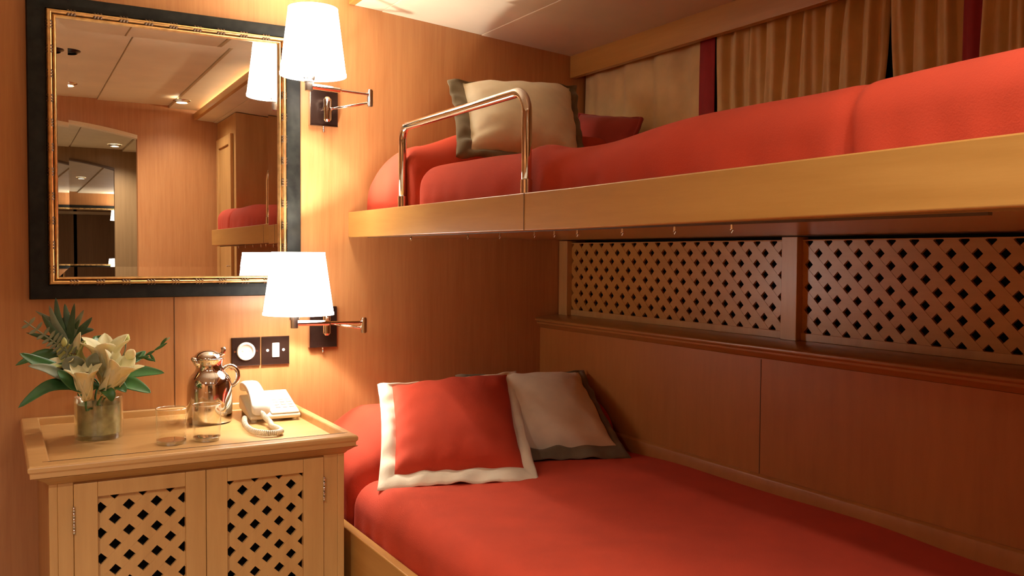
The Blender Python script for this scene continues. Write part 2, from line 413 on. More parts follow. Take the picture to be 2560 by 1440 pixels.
pr.append((1.0, D-.012)); pr.append((1.0, D-.006))
frame_ring(g, pr)
gi = auto(g.build('gilt_moulding', M['gilt'], fm, smooth=True, label='gilt inner moulding with beaded groups'), 50)
# groups of three small beads along the gilt moulding
g = G()
def bead(p, r, ax):
    c = [Vector(p)+Vector(ax)*(-r*.9), Vector(p)+Vector(ax)*(-r*.45), Vector(p), Vector(p)+Vector(ax)*(r*.45), Vector(p)+Vector(ax)*(r*.9)]
    g.ring(c, [r*1.5, r*1.85, r*2.0, r*1.85, r*1.5], 10)
tx, tz = .745, .745
bx0, bx1 = mx0+(gx0-mx0)*tx, mx1+(gx1-mx1)*tx; bz0, bz1 = mz0+(gz0-mz0)*tz, mz1+(gz1-mz1)*tz
sp = .062
for z in (bz0, bz1):
    n = int((bx1-bx0-.05)/sp)
    for i in range(n+1):
        xc = (bx0+bx1)/2+(i-n/2)*sp
        g = G()
        for k in (-1, 0, 1): bead((xc+k*.0075, D-.0215, z), .0042, (1, 0, 0))
        g.build('bead_cluster', M['gilt_dark'], gi, smooth=True)
for x in (bx0, bx1):
    n = int((bz1-bz0-.05)/sp)
    for i in range(n+1):
        zc = (bz0+bz1)/2+(i-n/2)*sp
        g = G()
        for k in (-1, 0, 1): bead((x, D-.0215, zc+k*.0075), .0042, (0, 0, 1))
        g.build('bead_cluster', M['gilt_dark'], gi, smooth=True)
# silvered glass with a bevelled margin
g = G(); bv = .026; dy = .00062
def gp(i, y): return [(gx0+i-.004*(i == 0), y, gz0+i-.004*(i == 0)), (gx1-i+.004*(i == 0), y, gz0+i-.004*(i == 0)), (gx1-i+.004*(i == 0), y, gz1-i+.004*(i == 0)), (gx0+i-.004*(i == 0), y, gz1-i+.004*(i == 0))]
TLT = 0.0045; ROT = -.004      # the glass hangs very slightly out of true
def tw(P): return [(x, y+TLT*(z-.26)+ROT*(x-.42), z) for x, y, z in P]
GY = D-.0085
vs = tw(gp(0, GY-dy))+tw(gp(bv, GY))
g.add(vs, [(0, 1, 5, 4), (1, 2, 6, 5), (2, 3, 7, 6), (3, 0, 4, 7), (4, 5, 6, 7)])
g.build('mirror_glass', M['mirror'], fm)

# ---------------------------------------------------------------- reading lamps
def swing_lamp(S, plate, elbow, zj, za, label):
    x0, x1, z0, z1 = plate; px, pz = (x0+x1)/2, (z0+z1)/2
    t = thing('swing_arm_lamp', label, 'wall lamp', (px, D, z0), 'swing arm reading lamps beside the mirror')
    g = G(); g.box(x0, x1, D-.016, D, z0, z1); bp = g.build('back_plate', M['bronze'], t, bevel=.0015, label='dark bronze back plate')
    g = G(); g.box(x0-.0015, x0+.001, D-.0175, D-.001, z0, z1); g.box(x0-.0015, x1, D-.0175, D-.001, z0-.0012, z0+.0008)
    g.build('polished_edge', M['steel'], bp)
    g = G(); g.cyl((px, D-.010, z0-.001), (px, D-.010, z0-.008), .004, .004, 12); g.cyl((px, D-.010, z0-.008), (px, D-.012, z0-.018), .0022, .0038, 12)
    g.build('toggle_switch', M['steel'], t, smooth=True)
    jy = D-.045
    g = G(); g.cyl((px, D-.016, zj), (px, jy, zj), .007)
    for dx, r, h in ((0, .0115, .030), ): g.cyl((px+dx, jy, zj-h), (px+dx, jy, zj+h), r, r, 20)
    g.cyl((px, jy, zj+.030), (px, jy, zj+.036), .0115, .006); g.cyl((px, jy, zj-.030), (px, jy, zj-.036), .0115, .006)
    g.cyl((px, jy, zj-.004), (px, jy, zj+.004), .014)
    auto(g.build('wall_joint', M['chrome'], t, smooth=True))
    ex, ey = elbow; zl, zu = za[:2]
    g = G(); g.cyl((px, jy, zj), (ex, ey, zl), .0042, .0042, 12)
    g.build('rear_arm', M['chrome'], t, smooth=True)
    g = G(); g.cyl((ex, ey, zl-.011), (ex, ey, zu+.011), .0088); g.cyl((ex, ey, zl-.013), (ex, ey, zl-.011), .007); g.cyl((ex, ey, zu+.011), (ex, ey, zu+.014), .007)
    auto(g.build('elbow_joint', M['chrome'], t, smooth=True))
    sx, sy, sb, st, rb, rt = S; sxx = sx-.012
    g = G(); e2 = Vector((ex, ey, zu)); s2 = Vector((sxx, sy, za[2])); dv = s2-e2
    g.cyl(e2, s2, .0042, .0042, 12)
    g.cyl(e2+dv*.50, e2+dv*.53, .0045, .0080, 16); g.cyl(e2+dv*.53, e2+dv*.97, .0080, .0080, 16)
    auto(g.build('front_arm', M['chrome'], t, smooth=True))
    g = G(); z = za[2]
    g.cyl((sxx, sy, z-.013), (sxx, sy, z+.010), .0105); g.cyl((sxx, sy, z+.010), (sxx, sy, z+.018), .0135); g.cyl((sxx, sy, z+.018), (sx, sy, sb+.03), .0150)
    g.cyl((sx, sy, sb+.03), (sx, sy, sb+.055), .012)
    auto(g.build('lamp_holder', M['steel'], t, smooth=True))
    g = G(); g.lathe([(.0, .038), (.010, .036), (.014, .028), (.014, .014), (.008, .0), (.008, -.006)], (sx, sy, (sb+st)/2-.03), 20)
    g.build('bulb', M['halogen'], t, smooth=True)
    g = G(); seg = 56
    g.lathe([(rb, sb), (rb-(rb-rt)*.5, (sb+st)/2), (rt, st)], (sx, sy, 0), seg)
    g.lathe([(rb-.0012, sb), (rt-.0012, st)], (sx, sy, 0), seg)
    sh = g.build('lamp_shade', M['shade'], t, smooth=True)
    g = G()
    g.lathe([(rb+.0006, sb-.0005), (rb+.0006, sb+.006), (rb-.0018, sb+.006), (rb-.0018, sb-.0005), (rb+.0006, sb-.0005)], (sx, sy, 0), seg)
    g.build('shade_binding', M['shade'], sh, smooth=True); g = G()
    g.lathe([(rt+.0006, st+.0005), (rt+.0006, st-.006), (rt-.0018, st-.006), (rt-.0018, st+.0005), (rt+.0006, st+.0005)], (sx, sy, 0), seg)
    g.build('shade_binding', M['shade'], sh, smooth=True)
    return t
lamp_u = swing_lamp(UP_S, (.803, .886, .374, .486), (.955, 2.50), .418, (.440, .463, .452), 'upper chrome swing-arm lamp with lit white shade, over the mirror corner')
lamp_l = swing_lamp(LO_S, (.800, .883, -.278, -.158), (.925, 2.47), -.205, (-.217, -.199, -.192), 'lower chrome swing-arm lamp with lit white shade, above the telephone')

# ---------------------------------------------------------------- socket and switch
def plate(x0, x1, name, label, cat):
    t = thing(name, label, cat, ((x0+x1)/2, D, -.322))
    g = G(); g.box(x0, x1, D-.006, D, -.322, -.242); p = g.build('face_plate', M['bronze'], t, bevel=.001)
    
    for e0, e1 in ((-.2425, -.2408), (-.3232, -.3218)):
        g = G(); g.box(x0, x1, D-.0065, D-.0005, e0, e1); g.build('bright_edge', M['steel'], p)
    return t
t = plate(.578, .658, 'wall_socket', 'dark square plate with a round white power socket, left of the switch', 'socket')
cx, cz = .617, -.281
g = G(); prof = [(.026, 0), (.026, .004), (.024, .0065), (.020, .0065), (.0185, .001), (0.0, .001)]
vs = []; seg = 36
for r, h in prof:
    for k in range(seg):
        a = 2*math.pi*k/seg; vs.append((cx+r*math.cos(a), D-.006-h, cz+r*math.sin(a)))
g.add(vs, [(i*seg+k, i*seg+(k+1) % seg, (i+1)*seg+(k+1) % seg, (i+1)*seg+k) for i in range(len(prof)-1) for k in range(seg)])
inst = auto(g.build('socket_insert', M['white_plastic'], t, smooth=True))
g = G()
for dx in (-.0095, .0095): g.cyl((cx+dx, D-.0065, cz), (cx+dx, D-.0074, cz), .0025)
g.build('pin_hole', M['grey_print'], inst)
for dx in (-.031, .031):
    g = G(); g.cyl((cx+dx, D-.006, cz), (cx+dx, D-.0075, cz), .0032); g.build('screw', M['steel'], t)
t = plate(.662, .742, 'light_switch', 'dark square plate with a white rocker switch, right of the socket', 'switch')
cx = .702
g = G(); g.box(cx-.0105, cx+.0105, D-.0095, D-.006, cz-.021, cz+.021); g.build('rocker', M['white_plastic'], t, bevel=.003)
for dx in (-.0235, .0225):
    g = G(); g.cyl((cx+dx, D-.006, cz), (cx+dx, D-.0075, cz), .0040); g.build('screw', M['white_plastic'], t)

# ---------------------------------------------------------------- bedside cabinet
cb = thing('bedside_cabinet', 'teak bedside cabinet with tray top and two lattice doors below the mirror', 'cabinet', (.39, 2.3, FZ))
tx0, tx1, ty0, ty1, tz = .050, .735, 1.998, 2.598, -.426
def rim(g, poly_fn):
    pass
g = G()
ix0, ix1, iy0, iy1 = .092, .713, 2.040, 2.585
bt = .020
# tray rim: outer sides slope inwards below; inner step down to the tray surface
rings = [[(tx0, ty0), (tx1, ty0), (tx1, ty1), (tx0, ty1)], [(ix0, iy0), (ix1, iy0), (ix1, iy1), (ix0, iy1)]]
def loop(a, z): return [(x, y, z) for x, y in a]
O = rings[0]; I = rings[1]
O_low = [(tx0+.004, ty0+.004), (tx1-.004, ty0+.004), (tx1-.004, ty1), (tx0+.004, ty1)]
vs = loop(O_low, tz-.026)+loop(O_low, tz-.016)+loop(O, tz-.012)+loop(O, tz-.004)+loop([(tx0+.004, ty0+.004), (tx1-.004, ty0+.004), (tx1-.004, ty1), (tx0+.004, ty1)], tz)+loop([(ix0-.003, iy0-.003), (ix1+.003, iy0-.003), (ix1+.003, iy1+.003), (ix0-.003, iy1+.003)], tz)+loop(I, tz-.004)+loop(I, tz-bt)
fs = [(i*4+k, i*4+(k+1) % 4, (i+1)*4+(k+1) % 4, (i+1)*4+k) for i in range(7) for k in range(4)]+[(28, 29, 30, 31), (3, 2, 1, 0)]
g.add(vs, fs)
g.build('tray_top', M['golden_x'], cb, bevel=.0015)
g = G(); g.box(.078, .722, 2.0375, 2.0400, tz-.001, tz+.0003); g.build('rim_shadow_line', M['dark_wood'], cb)  # dark strip put in for the shadow line inside the front rim
g = G()   # crown moulding
def crown(z, off): return [(x, y, z) for x, y in ((.088-off, 2.030-off), (.711+off, 2.030-off), (.711+off, 2.598), (.088-off, 2.598))]
pf = [(-.4725, 0), (-.470, .003), (-.466, .006), (-.461, .013), (-.457, .018), (-.454, .024), (-.4525, .026)]
vs = [p for z, o in pf for p in crown(z, o)]
g.add(vs, [(i*4+k, i*4+(k+1) % 4, (i+1)*4+(k+1) % 4, (i+1)*4+k) for i in range(len(pf)-1) for k in range(4)]+[(3, 2, 1, 0), tuple(len(vs)-4+k for k in range(4))])
auto(g.build('crown_moulding', M['golden_x'], cb, smooth=True), 60)
g = G()
g.box(.088, .104, 2.030, 2.598, FZ+.06, -.472); g.box(.695, .711, 2.030, 2.598, FZ+.06, -.472)
g.box(.104, .695, 2.57, 2.598, FZ+.06, -.472); g.box(.104, .695, 2.034, 2.57, -.49, -.472); g.box(.104, .695, 2.04, 2.57, FZ+.06, FZ+.08)
g.box(.104, .133, 2.030, 2.045, FZ+.06, -.472); g.box(.661, .695, 2.030, 2.045, FZ+.06, -.472)
g.box(.100, .700, 2.05, 2.59, FZ, FZ+.06)
g.box(.104, .695, 2.30, 2.31, FZ+.08, -.49)
g.build('carcass', M['golden'], cb, bevel=.0012)
def door(x0, x1, lx0, lx1, ztop, cx):
    z0, z1 = FZ+.07, ztop; lz1 = -.507; lz0 = FZ+.14
    g = G(); yf, yb = 2.026, 2.044
    g.box(x0, lx0, yf, yb, z0, z1); g.box(lx1, x1, yf, yb, z0, z1); g.box(lx0, lx1, yf, yb, lz1, z1); g.box(lx0, lx1, yf, yb, z0, lz0)
    d = g.build('door', M['golden'], cb, bevel=.0015)
    g = G(); lattice(g, lx0, lx1, lz0, lz1, cx, -.5325, .0550, .0540, .0125, 2.034, 2.041, 'y'); g.build('lattice_slats', M['golden'], d)
    g = G(); g.box(lx0, lx1, 2.060, 2.062, lz0, lz1); g.build('shade_backing', M['void'], d)  # near-black sheet puts the shade inside the cabinet into colour
    return d
dl = door(.1335, .3945, .1785, .352, -.476, .184)
dr = door(.3955, .6600, .4405, .612, -.476, .475)
for d, x, zs in ((dl, .1335, ((-.578, -.521), (-1.16, -1.10))), (dr, .6605, ((-.578, -.521), (-1.16, -1.10)))):
    for z0, z1 in zs:
        g = G(); n = 5
        for i in range(n):
            a = z0+(z1-z0)*i/n; b_ = z0+(z1-z0)*(i+1)/n-.0012
            g.cyl((x, 2.0245, a), (x, 2.0245, b_), .0026, .0026, 12)
        g.build('hinge', M['steel'], d, smooth=True, label='small barrel hinge')

# ---------------------------------------------------------------- carafe
TS = tz-bt     # tray surface
jc = (.485, 2.435, TS)
jug = thing('vacuum_carafe', 'polished chrome vacuum carafe with hinged lid, standing behind the tumblers', 'carafe', jc)
g = G()
g.lathe([(.0, .001), (.050, .001), (.054, .003), (.0565, .010), (.0572, .04), (.0570, .080), (.0560, .100), (.0525, .115), (.0450, .126), (.0385, .133), (.0365, .136), (.0350, .140), (.0330, .147), (.0325, .152), (.0345, .160), (.0365, .166), (.0375, .168), (.036, .170), (.0, .170)], jc, 56)
g.build('body', M['chrome'], jug, smooth=True)
g = G()
g.lathe([(.0360, .171), (.0350, .176), (.0290, .184), (.0190, .190), (.0120, .1915), (.006, .1925), (0, .193)], (jc[0]-.004, jc[1], jc[2]-.002), 40)
lid = g.build('lid', M['chrome'], jug, smooth=True)
g = G(); g.ring([(jc[0]+.027, jc[1], TS+.176), (jc[0]+.034, jc[1], TS+.180), (jc[0]+.037, jc[1], TS+.188), (jc[0]+.034, jc[1], TS+.196)], [.005, .006, .006, .0065], 12)
g.build('thumb_lever', M['chrome'], lid, smooth=True)
g = G(); g.ring([(jc[0]-.024, jc[1]-.006, TS+.150), (jc[0]-.033, jc[1]-.009, TS+.162), (jc[0]-.047, jc[1]-.012, TS+.172)], [.012, .0105, .0045], 16)
g.build('spout', M['chrome'], jug, smooth=True)
g = G(); hp = []
for i in range(17):
    a = math.radians(150-i*16.5); hp.append((jc[0]+.050+.022*math.cos(a), jc[1]-.006, TS+.120+.027*math.sin(a)))
hp = [(jc[0]+.034, jc[1]-.003, TS+.130)]+hp
g.ring(hp, [.0055]+[.0058]*len(hp[1:]), 14)
g.build('handle', M['chrome'], jug, smooth=True)

# ---------------------------------------------------------------- tumblers
def tumbler(c, r, h, label):
    t = thing('tumbler', label, 'drinking glass', c, 'tumblers on the cabinet tray')
    g = G(); g.lathe([(r*.955, .003), (r*.965, .010), (r, h-.001)], c, 48); g.build('glass_wall', M['glass'], t, smooth=True)
    g = G(); g.lathe([(0, 0), (r*.93, 0), (r*.96, .003), (r*.955, .009), (r*.9, .0095), (0, .0085)], c, 48); auto(g.build('thick_base', M['glass_base'], t, smooth=True), 40)
    g = G(); g.ring([(c[0]+(r-.0006)*math.cos(2*math.pi*k/48), c[1]+(r-.0006)*math.sin(2*math.pi*k/48), c[2]+h-.001) for k in range(48)], .0011, 8, closed=True)
    g.build('rim', M['glass_base'], t, smooth=True); return t
tumbler((.352, 2.205, TS), .0345, .083, 'clear glass tumbler between the vase and the other tumbler')
tumbler((.432, 2.205, TS), .0330, .086, 'clear glass tumbler in front of the chrome carafe')

# ---------------------------------------------------------------- telephone
ph = thing('telephone', 'white desk telephone with handset and coiled cord on the cabinet', 'telephone', (.646, 2.448, TS))
# local frame of the phone: a = across (to the right), b = away from the viewer
pa, pb = Vector((1, -.06, 0)).normalized(), Vector((.06, 1, 0)).normalized()
po = Vector((.646, 2.448, TS))
def PP(a, b, z): return po+pa*a+pb*b+Vector((0, 0, z))
def wedge(g, a0, a1, b0, b1, z0f, z0b, z1f, z1b):
    vs = [PP(a0, b0, z0f), PP(a1, b0, z0f), PP(a1, b1, z0b), PP(a0, b1, z0b), PP(a0, b0, z1f), PP(a1, b0, z1f), PP(a1, b1, z1b), PP(a0, b1, z1b)]
    g.add(vs, [(0, 3, 2, 1), (4, 5, 6, 7), (0, 1, 5, 4), (1, 2, 6, 5), (2, 3, 7, 6), (3, 0, 4, 7)])
g = G(); wedge(g, -.068, .065, -.085, .085, .006, .014, .018, .052); bod = g.build('base', M['ivory'], ph, bevel=.005)
g = G(); wedge(g, -.012, .062, -.082, .082, .018, .052, .025, .060); g.build('top_cover', M['white_plastic'], bod, bevel=.005)
for a, b in ((-.055, -.07), (.052, -.07), (-.055, .07), (.052, .07)):
    g = G(); g.cyl(PP(a, b, 0), PP(a, b, .012), .008); g.build('foot', M['ivory'], bod)
for i in range(4):
    for j in range(3):
        g = G(); a = .006+j*.018; b = -.055+i*.019; zt = .025+.035*(b+.082)/.164
        wedge(g, a, a+.012, b, b+.011, zt, zt+.002, zt+.0025, zt+.0045)
        g.build('key', M['white_plastic'], bod, bevel=.001)
# handset: a curved bar with two deeper ends
g = G(); n = 24
def hs(u, v):
    b = -.095+.190*u; arch = .018*(1-(2*u-1)**2)
    wdt = .021+.004*abs(2*u-1)**2
    end = max(0, 1-min(u, 1-u)/.16)
    zt = .038+.040*(b+.095)/.19+arch+.010-.006*(max(0, 1-min(u, 1-u)/.05))**2
    zb = .026+.040*(b+.095)/.19+arch*1.0-.008*(1 if end > 0 else 0)*min(1, end*2)
    th = 2*math.pi*v; c, s = math.cos(th), math.sin(th)
    sc = (abs(c)**.6)*(1 if c >= 0 else -1); ss = (abs(s)**.6)*(1 if s >= 0 else -1)
    k = 1 if .01 < u < .99 else .75
    return PP(-.041+wdt*sc*k, b, (zt+zb)/2+(zt-zb)/2*ss*k)
nu, nv = 32, 24
vs = [hs(i/(nu-1), j/nv) for i in range(nu) for j in range(nv)]
g.add(vs, [(i*nv+j, i*nv+(j+1) % nv, (i+1)*nv+(j+1) % nv, (i+1)*nv+j) for i in range(nu-1) for j in range(nv)]+[tuple(range(nv)), tuple((nu-1)*nv+j for j in range(nv-1, -1, -1))])
auto(g.build('handset', M['white_plastic'], ph, smooth=True), 60)
# coiled cord
def bez(P, n):
    out = []; P = [Vector(p) for p in P]; m = len(P)-1
    for i in range(n):
        t = i/(n-1)*m; k = min(int(t), m-1); u = t-k
        p0, p1, p2, p3 = P[max(k-1, 0)], P[k], P[k+1], P[min(k+2, m)]
        out.append(.5*((2*p1)+(-p0+p2)*u+(2*p0-5*p1+4*p2-p3)*u*u+(-p0+3*p1-3*p2+p3)*u**3))
    return out
e = PP(-.041, -.094, .032)
path = bez([e, e+Vector((.004, -.018, -.012)), (.607, 2.30, TS+.012), (.602, 2.262, TS+.009), (.606, 2.225, TS+.009), (.604, 2.185, TS+.009), (.590, 2.170, TS+.009), (.565, 2.175, TS+.009), (.545, 2.21, TS+.009), (.543, 2.27, TS+.009), (.552, 2.34, TS+.010), (.567, 2.395, TS+.014)], 1100)
g = G(); coil = []; a = Vector((0, 0, 1))
for i, p in enumerate(path):
    t = (path[min(i+1, len(path)-1)]-path[max(i-1, 0)]).normalized(); a = (a-t*a.dot(t)).normalized(); b = t.cross(a)
    th = i*.42; k = min(1, i/60, (len(path)-1-i)/40)
    coil.append(p+(a*math.cos(th)+b*math.sin(th))*.0058*k)
g.ring(coil, .0017, 6)
g.build('coiled_cord', M['ivory'], ph, smooth=True)

# ---------------------------------------------------------------- vase and flowers
vc = (.212, 2.36, TS)
va = thing('flower_vase', 'round glass vase lined with a green leaf, holding the lilies', 'vase', vc)
g = G(); R, Hh = .0545, .100
g.lathe([(0, 0), (R*.95, 0), (R*.98, .003), (R, Hh-.002), (R-.001, Hh), (R-.003, Hh-.002), (R*.93, .010), (0, .010)], vc, 56)
auto(g.build('glass_cylinder', M['vase_glass'], va, smooth=True), 50)
g = G(); g.lathe([(R*.86, .012), (R*.86, .082)], vc, 40); g.build('rolled_leaf_lining', M['lining'], va, smooth=True)
def blade(g, P, wmax, n=14, nrm=(0, -1, .3), cup=.15, prof=None, m=5):
    pts = bez(P, n); N = Vector(nrm).normalized(); vs = []
    for i, p in enumerate(pts):
        u = i/(n-1); t = (pts[min(i+1, n-1)]-pts[max(i-1, 0)]).normalized()
        s = t.cross(N).normalized(); nn = s.cross(t)
        w_ = wmax*(prof(u) if prof else math.sin(math.pi*min(1, u*.93+.07))**.8)
        for k in range(m):
            q = k/(m-1)*2-1; vs.append(p+s*q*w_/2+nn*cup*w_*(q*q))
    g.add(vs, [(i*m+k, i*m+k+1, (i+1)*m+k+1, (i+1)*m+k) for i in range(n-1) for k in range(m-1)])
def px(x, y, Y=2.36):
    """point of the plane y=Y shown at this place of the picture of the bouquet (fitted linearly)"""
    return (.042+(x-45)*(.327-.042)/330*1.0+0*(y), Y, -.362+(1020-y)*(.262/285)*1.0)
def fpt(x, y, Y=2.36):
    X = (.0420+(x-45)*.000864); Z = -.362+(1020-y)*.000915
    k = Y/2.36; return Vector((X*k, Y, Z*k))
def lily(c, d, size, label, open_=.5, green=False, stem_to=None, roll=0):
    c = Vector(c); d = Vector(d).normalized(); base = c-d*size*.55
    t = thing('lily_flower', label, 'flower', base)
    up = Vector((0, 0, 1)) if abs(d.z) < .9 else Vector((0, 1, 0)); a = d.cross(up).normalized(); b = d.cross(a)
    for k in range(6):
        th = math.radians(60*k+roll); rad = a*math.cos(th)+b*math.sin(th); inner = k % 2
        op = open_*(1.0 if inner else 1.15)
        P = [base, base+d*size*.35+rad*size*.16, base+d*size*.72+rad*size*(.20+.22*op), base+d*size*(1.0-.10*op)+rad*size*(.28+.62*op)]
        g = G(); blade(g, P, size*(.46 if inner else .36), n=14, nrm=rad, cup=-.22, prof=lambda u: (.30+.70*math.sin(math.pi*min(1, u*.85+.10)))*(1 if u < .8 else max(.03, (1-u)/.2)**.6))
        g.build('petal', M['petal_green'] if green and inner else M['petal'], t, smooth=True, solid=.0012)
    if open_ > .28:
        g = G()
        for k in range(5):
            th = math.radians(72*k+20); rad = a*math.cos(th)+b*math.sin(th)
            p1 = base+d*size*.75+rad*size*.13; g.ring([base+d*size*.2, base+d*size*.5+rad*size*.05, p1], .0009, 6)
        g.build('filaments', M['petal_green'], t)
        g = G()
        for k in range(5):
            th = math.radians(72*k+20); rad = a*math.cos(th)+b*math.sin(th); p1 = base+d*size*.75+rad*size*.13
            g.ring([p1-a*.004, p1, p1+a*.004], [.0008, .0016, .0008], 6)
        g.build('anthers', M['stamen'], t)
    s = Vector(stem_to) if stem_to else Vector((vc[0], vc[1], TS+.03))
    g = G(); g.ring(bez([base+d*.004, base-d*.025, (base+s)/2+Vector((0, 0, .01)), s], 10), [.0024]*10, 8); g.build('stem', M['leaf'], t, smooth=True)
    return t
lily(fpt(207, 962, 2.27), (-.06, -.22, .97), .086, 'cream half-open lily at the front, over the vase rim', .30, roll=10)
lily(fpt(262, 905, 2.33), (-.05, -.12, 1.0), .118, 'tall cream lily standing highest among the blooms', .34, roll=25)
lily(fpt(284, 948, 2.28), (.42, -.30, .85), .108, 'cream lily leaning over the right of the vase', .24, roll=0)
lily(fpt(186, 912, 2.35), (-.55, -.25, .62), .098, 'pale green-edged lily at the back beside the palm frond', .50, green=True, roll=40)
def bud(p0, p1, L, r, label, m):
    t = thing('flower_bud', label, 'flower bud', p0)
    p0, p1 = Vector(p0), Vector(p1); d = (p1-p0).normalized()
    g = G(); g.ring(bez([p0, (p0+p1)/2+Vector((.004, 0, .002)), p1], 9), .0016, 8); g.build('stem', M['leaf_pale'], t, smooth=True)
    g = G(); n = 9; g.ring([p1+d*L*i/(n-1) for i in range(n)], [max(.0006, r*math.sin(math.pi*(.12+.88*i/(n-1)))**.8) for i in range(n)], 12); g.build('closed_petals', m, t, smooth=True)
bud(fpt(298, 915, 2.36), fpt(313, 866, 2.36), .022, .0062, 'small green closed bud on a thin stem, standing tallest on the right', M['petal_green'])
bud(fpt(300, 930, 2.34), fpt(318, 906, 2.31), .034, .0120, 'plump cream closed bud right of the tall lily', M['petal'])
bud(fpt(160, 905, 2.30), fpt(158, 868, 2.29), .022, .0065, 'small green bud on the left between palm frond and lily', M['petal_green'])
def leaf(P, w_, label, name='lily_leaf', m='leaf', cat='leaf', nrm=(0, -.75, .65)):
    g = G(); blade(g, P, w_*1.3, n=16, nrm=nrm, cup=.16, m=7)
    o = g.build(name, M[m], smooth=True, solid=.0008, loc=tuple(Vector(P[0]))); tag(o, label, cat, 'leaves of the bouquet'); return o
V0 = Vector((vc[0], vc[1]-.01, TS+.085))
leaf([fpt(205, 985, 2.33), fpt(160, 970, 2.31), fpt(110, 975, 2.29), fpt(45, 1020, 2.27)], .026, 'long dark leaf reaching lowest over the left rim of the vase')
leaf([fpt(200, 975, 2.36), fpt(150, 940, 2.36), fpt(95, 910, 2.35), fpt(50, 882, 2.34)], .030, 'dark leaf reaching left above the lowest left one')
leaf([fpt(210, 965, 2.38), fpt(165, 915, 2.40), fpt(110, 888, 2.42), fpt(40, 912, 2.42)], .026, 'thin dark leaf behind, pointing left below the palm frond', m='leaf')
leaf([fpt(190, 960, 2.33), fpt(150, 945, 2.31), fpt(112, 925, 2.30), fpt(70, 915, 2.29)], .022, 'grey-green leaf crossing the left leaves', m='leaf_pale')
leaf([fpt(275, 985, 2.33), fpt(310, 975, 2.31), fpt(340, 985, 2.29), fpt(378, 1004, 2.27)], .030, 'bright green leaf drooping over the right rim of the vase')
leaf([fpt(280, 965, 2.36), fpt(320, 948, 2.34), fpt(360, 947, 2.33), fpt(415, 952, 2.31)], .028, 'bright green leaf pointing right, level with the blooms')
leaf([fpt(250, 990, 2.30), fpt(262, 992, 2.27), fpt(272, 1003, 2.26), fpt(276, 1020, 2.26)], .020, 'short leaf hanging over the front rim of the vase')
leaf([fpt(225, 985, 2.30), fpt(190, 975, 2.28), fpt(165, 955, 2.27), fpt(140, 930, 2.27)], .030, 'broad dark leaf behind the front lily', m='leaf')
leaf([fpt(200, 935, 2.31), fpt(185, 925, 2.29), fpt(168, 918, 2.29), fpt(150, 918, 2.29)], .036, 'rounded grey-green leaf between the left blooms', m='leaf_pale', nrm=(0, -1, .2))
leaf([fpt(230, 930, 2.30), fpt(228, 915, 2.29), fpt(230, 905, 2.29), fpt(238, 890, 2.29)], .024, 'small rounded leaf tucked between the front and tall lilies', m='leaf_pale', nrm=(0, -1, .2))
leaf([fpt(245, 995, 2.32), fpt(255, 975, 2.29), fpt(275, 965, 2.28), fpt(300, 965, 2.28)], .024, 'dark leaf under the right lily', m='leaf')
leaf([fpt(235, 880, 2.40), fpt(245, 865, 2.41), fpt(252, 855, 2.42), fpt(258, 845, 2.42)], .030, 'dark leaf behind the top of the tall lily', m='leaf')
leaf([fpt(225, 975, 2.33), fpt(195, 945, 2.34), fpt(170, 930, 2.35), fpt(120, 920, 2.36)], .034, 'broad dark leaf in the middle of the left leaves')
leaf([fpt(245, 985, 2.31), fpt(225, 975, 2.29), fpt(208, 985, 2.28), fpt(190, 1000, 2.27)], .024, 'short dark leaf lying on the vase rim left of the front lily')
leaf([fpt(262, 985, 2.31), fpt(285, 975, 2.29), fpt(300, 985, 2.28), fpt(312, 998, 2.27)], .022, 'short green leaf lying on the vase rim under the right lily')
leaf([fpt(300, 925, 2.38), fpt(325, 915, 2.38), fpt(345, 905, 2.39), fpt(365, 890, 2.40)], .020, 'narrow leaf behind the plump bud, pointing up right')
# palm frond: a fan of narrow leaflets
pf_ = thing('palm_frond', 'fan-shaped palm frond with narrow leaflets at the upper left of the bouquet', 'leaf', fpt(205, 960, 2.40), 'leaves of the bouquet')
g = G(); g.ring(bez([fpt(215, 1000, 2.38), fpt(195, 930, 2.40), fpt(168, 885, 2.41), fpt(140, 830, 2.42)], 10), .0018, 8); g.build('stem', M['leaf'], pf_, smooth=True)
tips = [(104, 785), (122, 762), (138, 742), (160, 758), (184, 757), (207, 775), (228, 795), (232, 828), (66, 830), (88, 775), (146, 790), (172, 780), (196, 800), (118, 800), (222, 858)]
for i, (tx_, ty_) in enumerate(tips):
    b0 = fpt(175-8*(i % 3), 880-12*(i % 4), 2.405+.004*i)
    tp = fpt(tx_, ty_, 2.40+.012*(i % 4)); mid = (Vector(b0)+Vector(tp))/2+Vector((.0025*((i % 10)-4), 0, .006))
    g = G(); blade(g, [b0, Vector(b0)*.6+mid*.4, mid, tp], .018, n=12, nrm=(0, -1, .1), cup=.2, m=3); g.build('leaflet', M['leaf_pale'] if i % 4 == 1 else M['palm'], pf_, smooth=True, solid=.0006)
fe = thing('fern_spray', 'pale ladder-like fern spray leaning left across the palm frond', 'leaf', fpt(175, 900, 2.35), 'leaves of the bouquet')
ax_ = bez([fpt(180, 905, 2.36), fpt(150, 870, 2.35), fpt(118, 845, 2.34), fpt(62, 800, 2.33)], 12)
g = G(); g.ring(ax_, .0016, 8); g.build('stem', M['leaf_pale'], fe, smooth=True)
for i in range(1, 11):
    for s in (-1, 1):
        p = ax_[i]; q = p+Vector((.012+.002*i*0, -.006, s*.022*(1-.05*i)+.006)) if s > 0 else p+Vector((-.016, -.004, -.016*(1-.05*i)))
        g = G(); blade(g, [p, (p*2+q)/3, (p+2*q)/3, q], .0075, n=7, nrm=(0, -1, .1), cup=.1, m=3); g.build('leaflet', M['leaf_pale'], fe, smooth=True, solid=.0006)
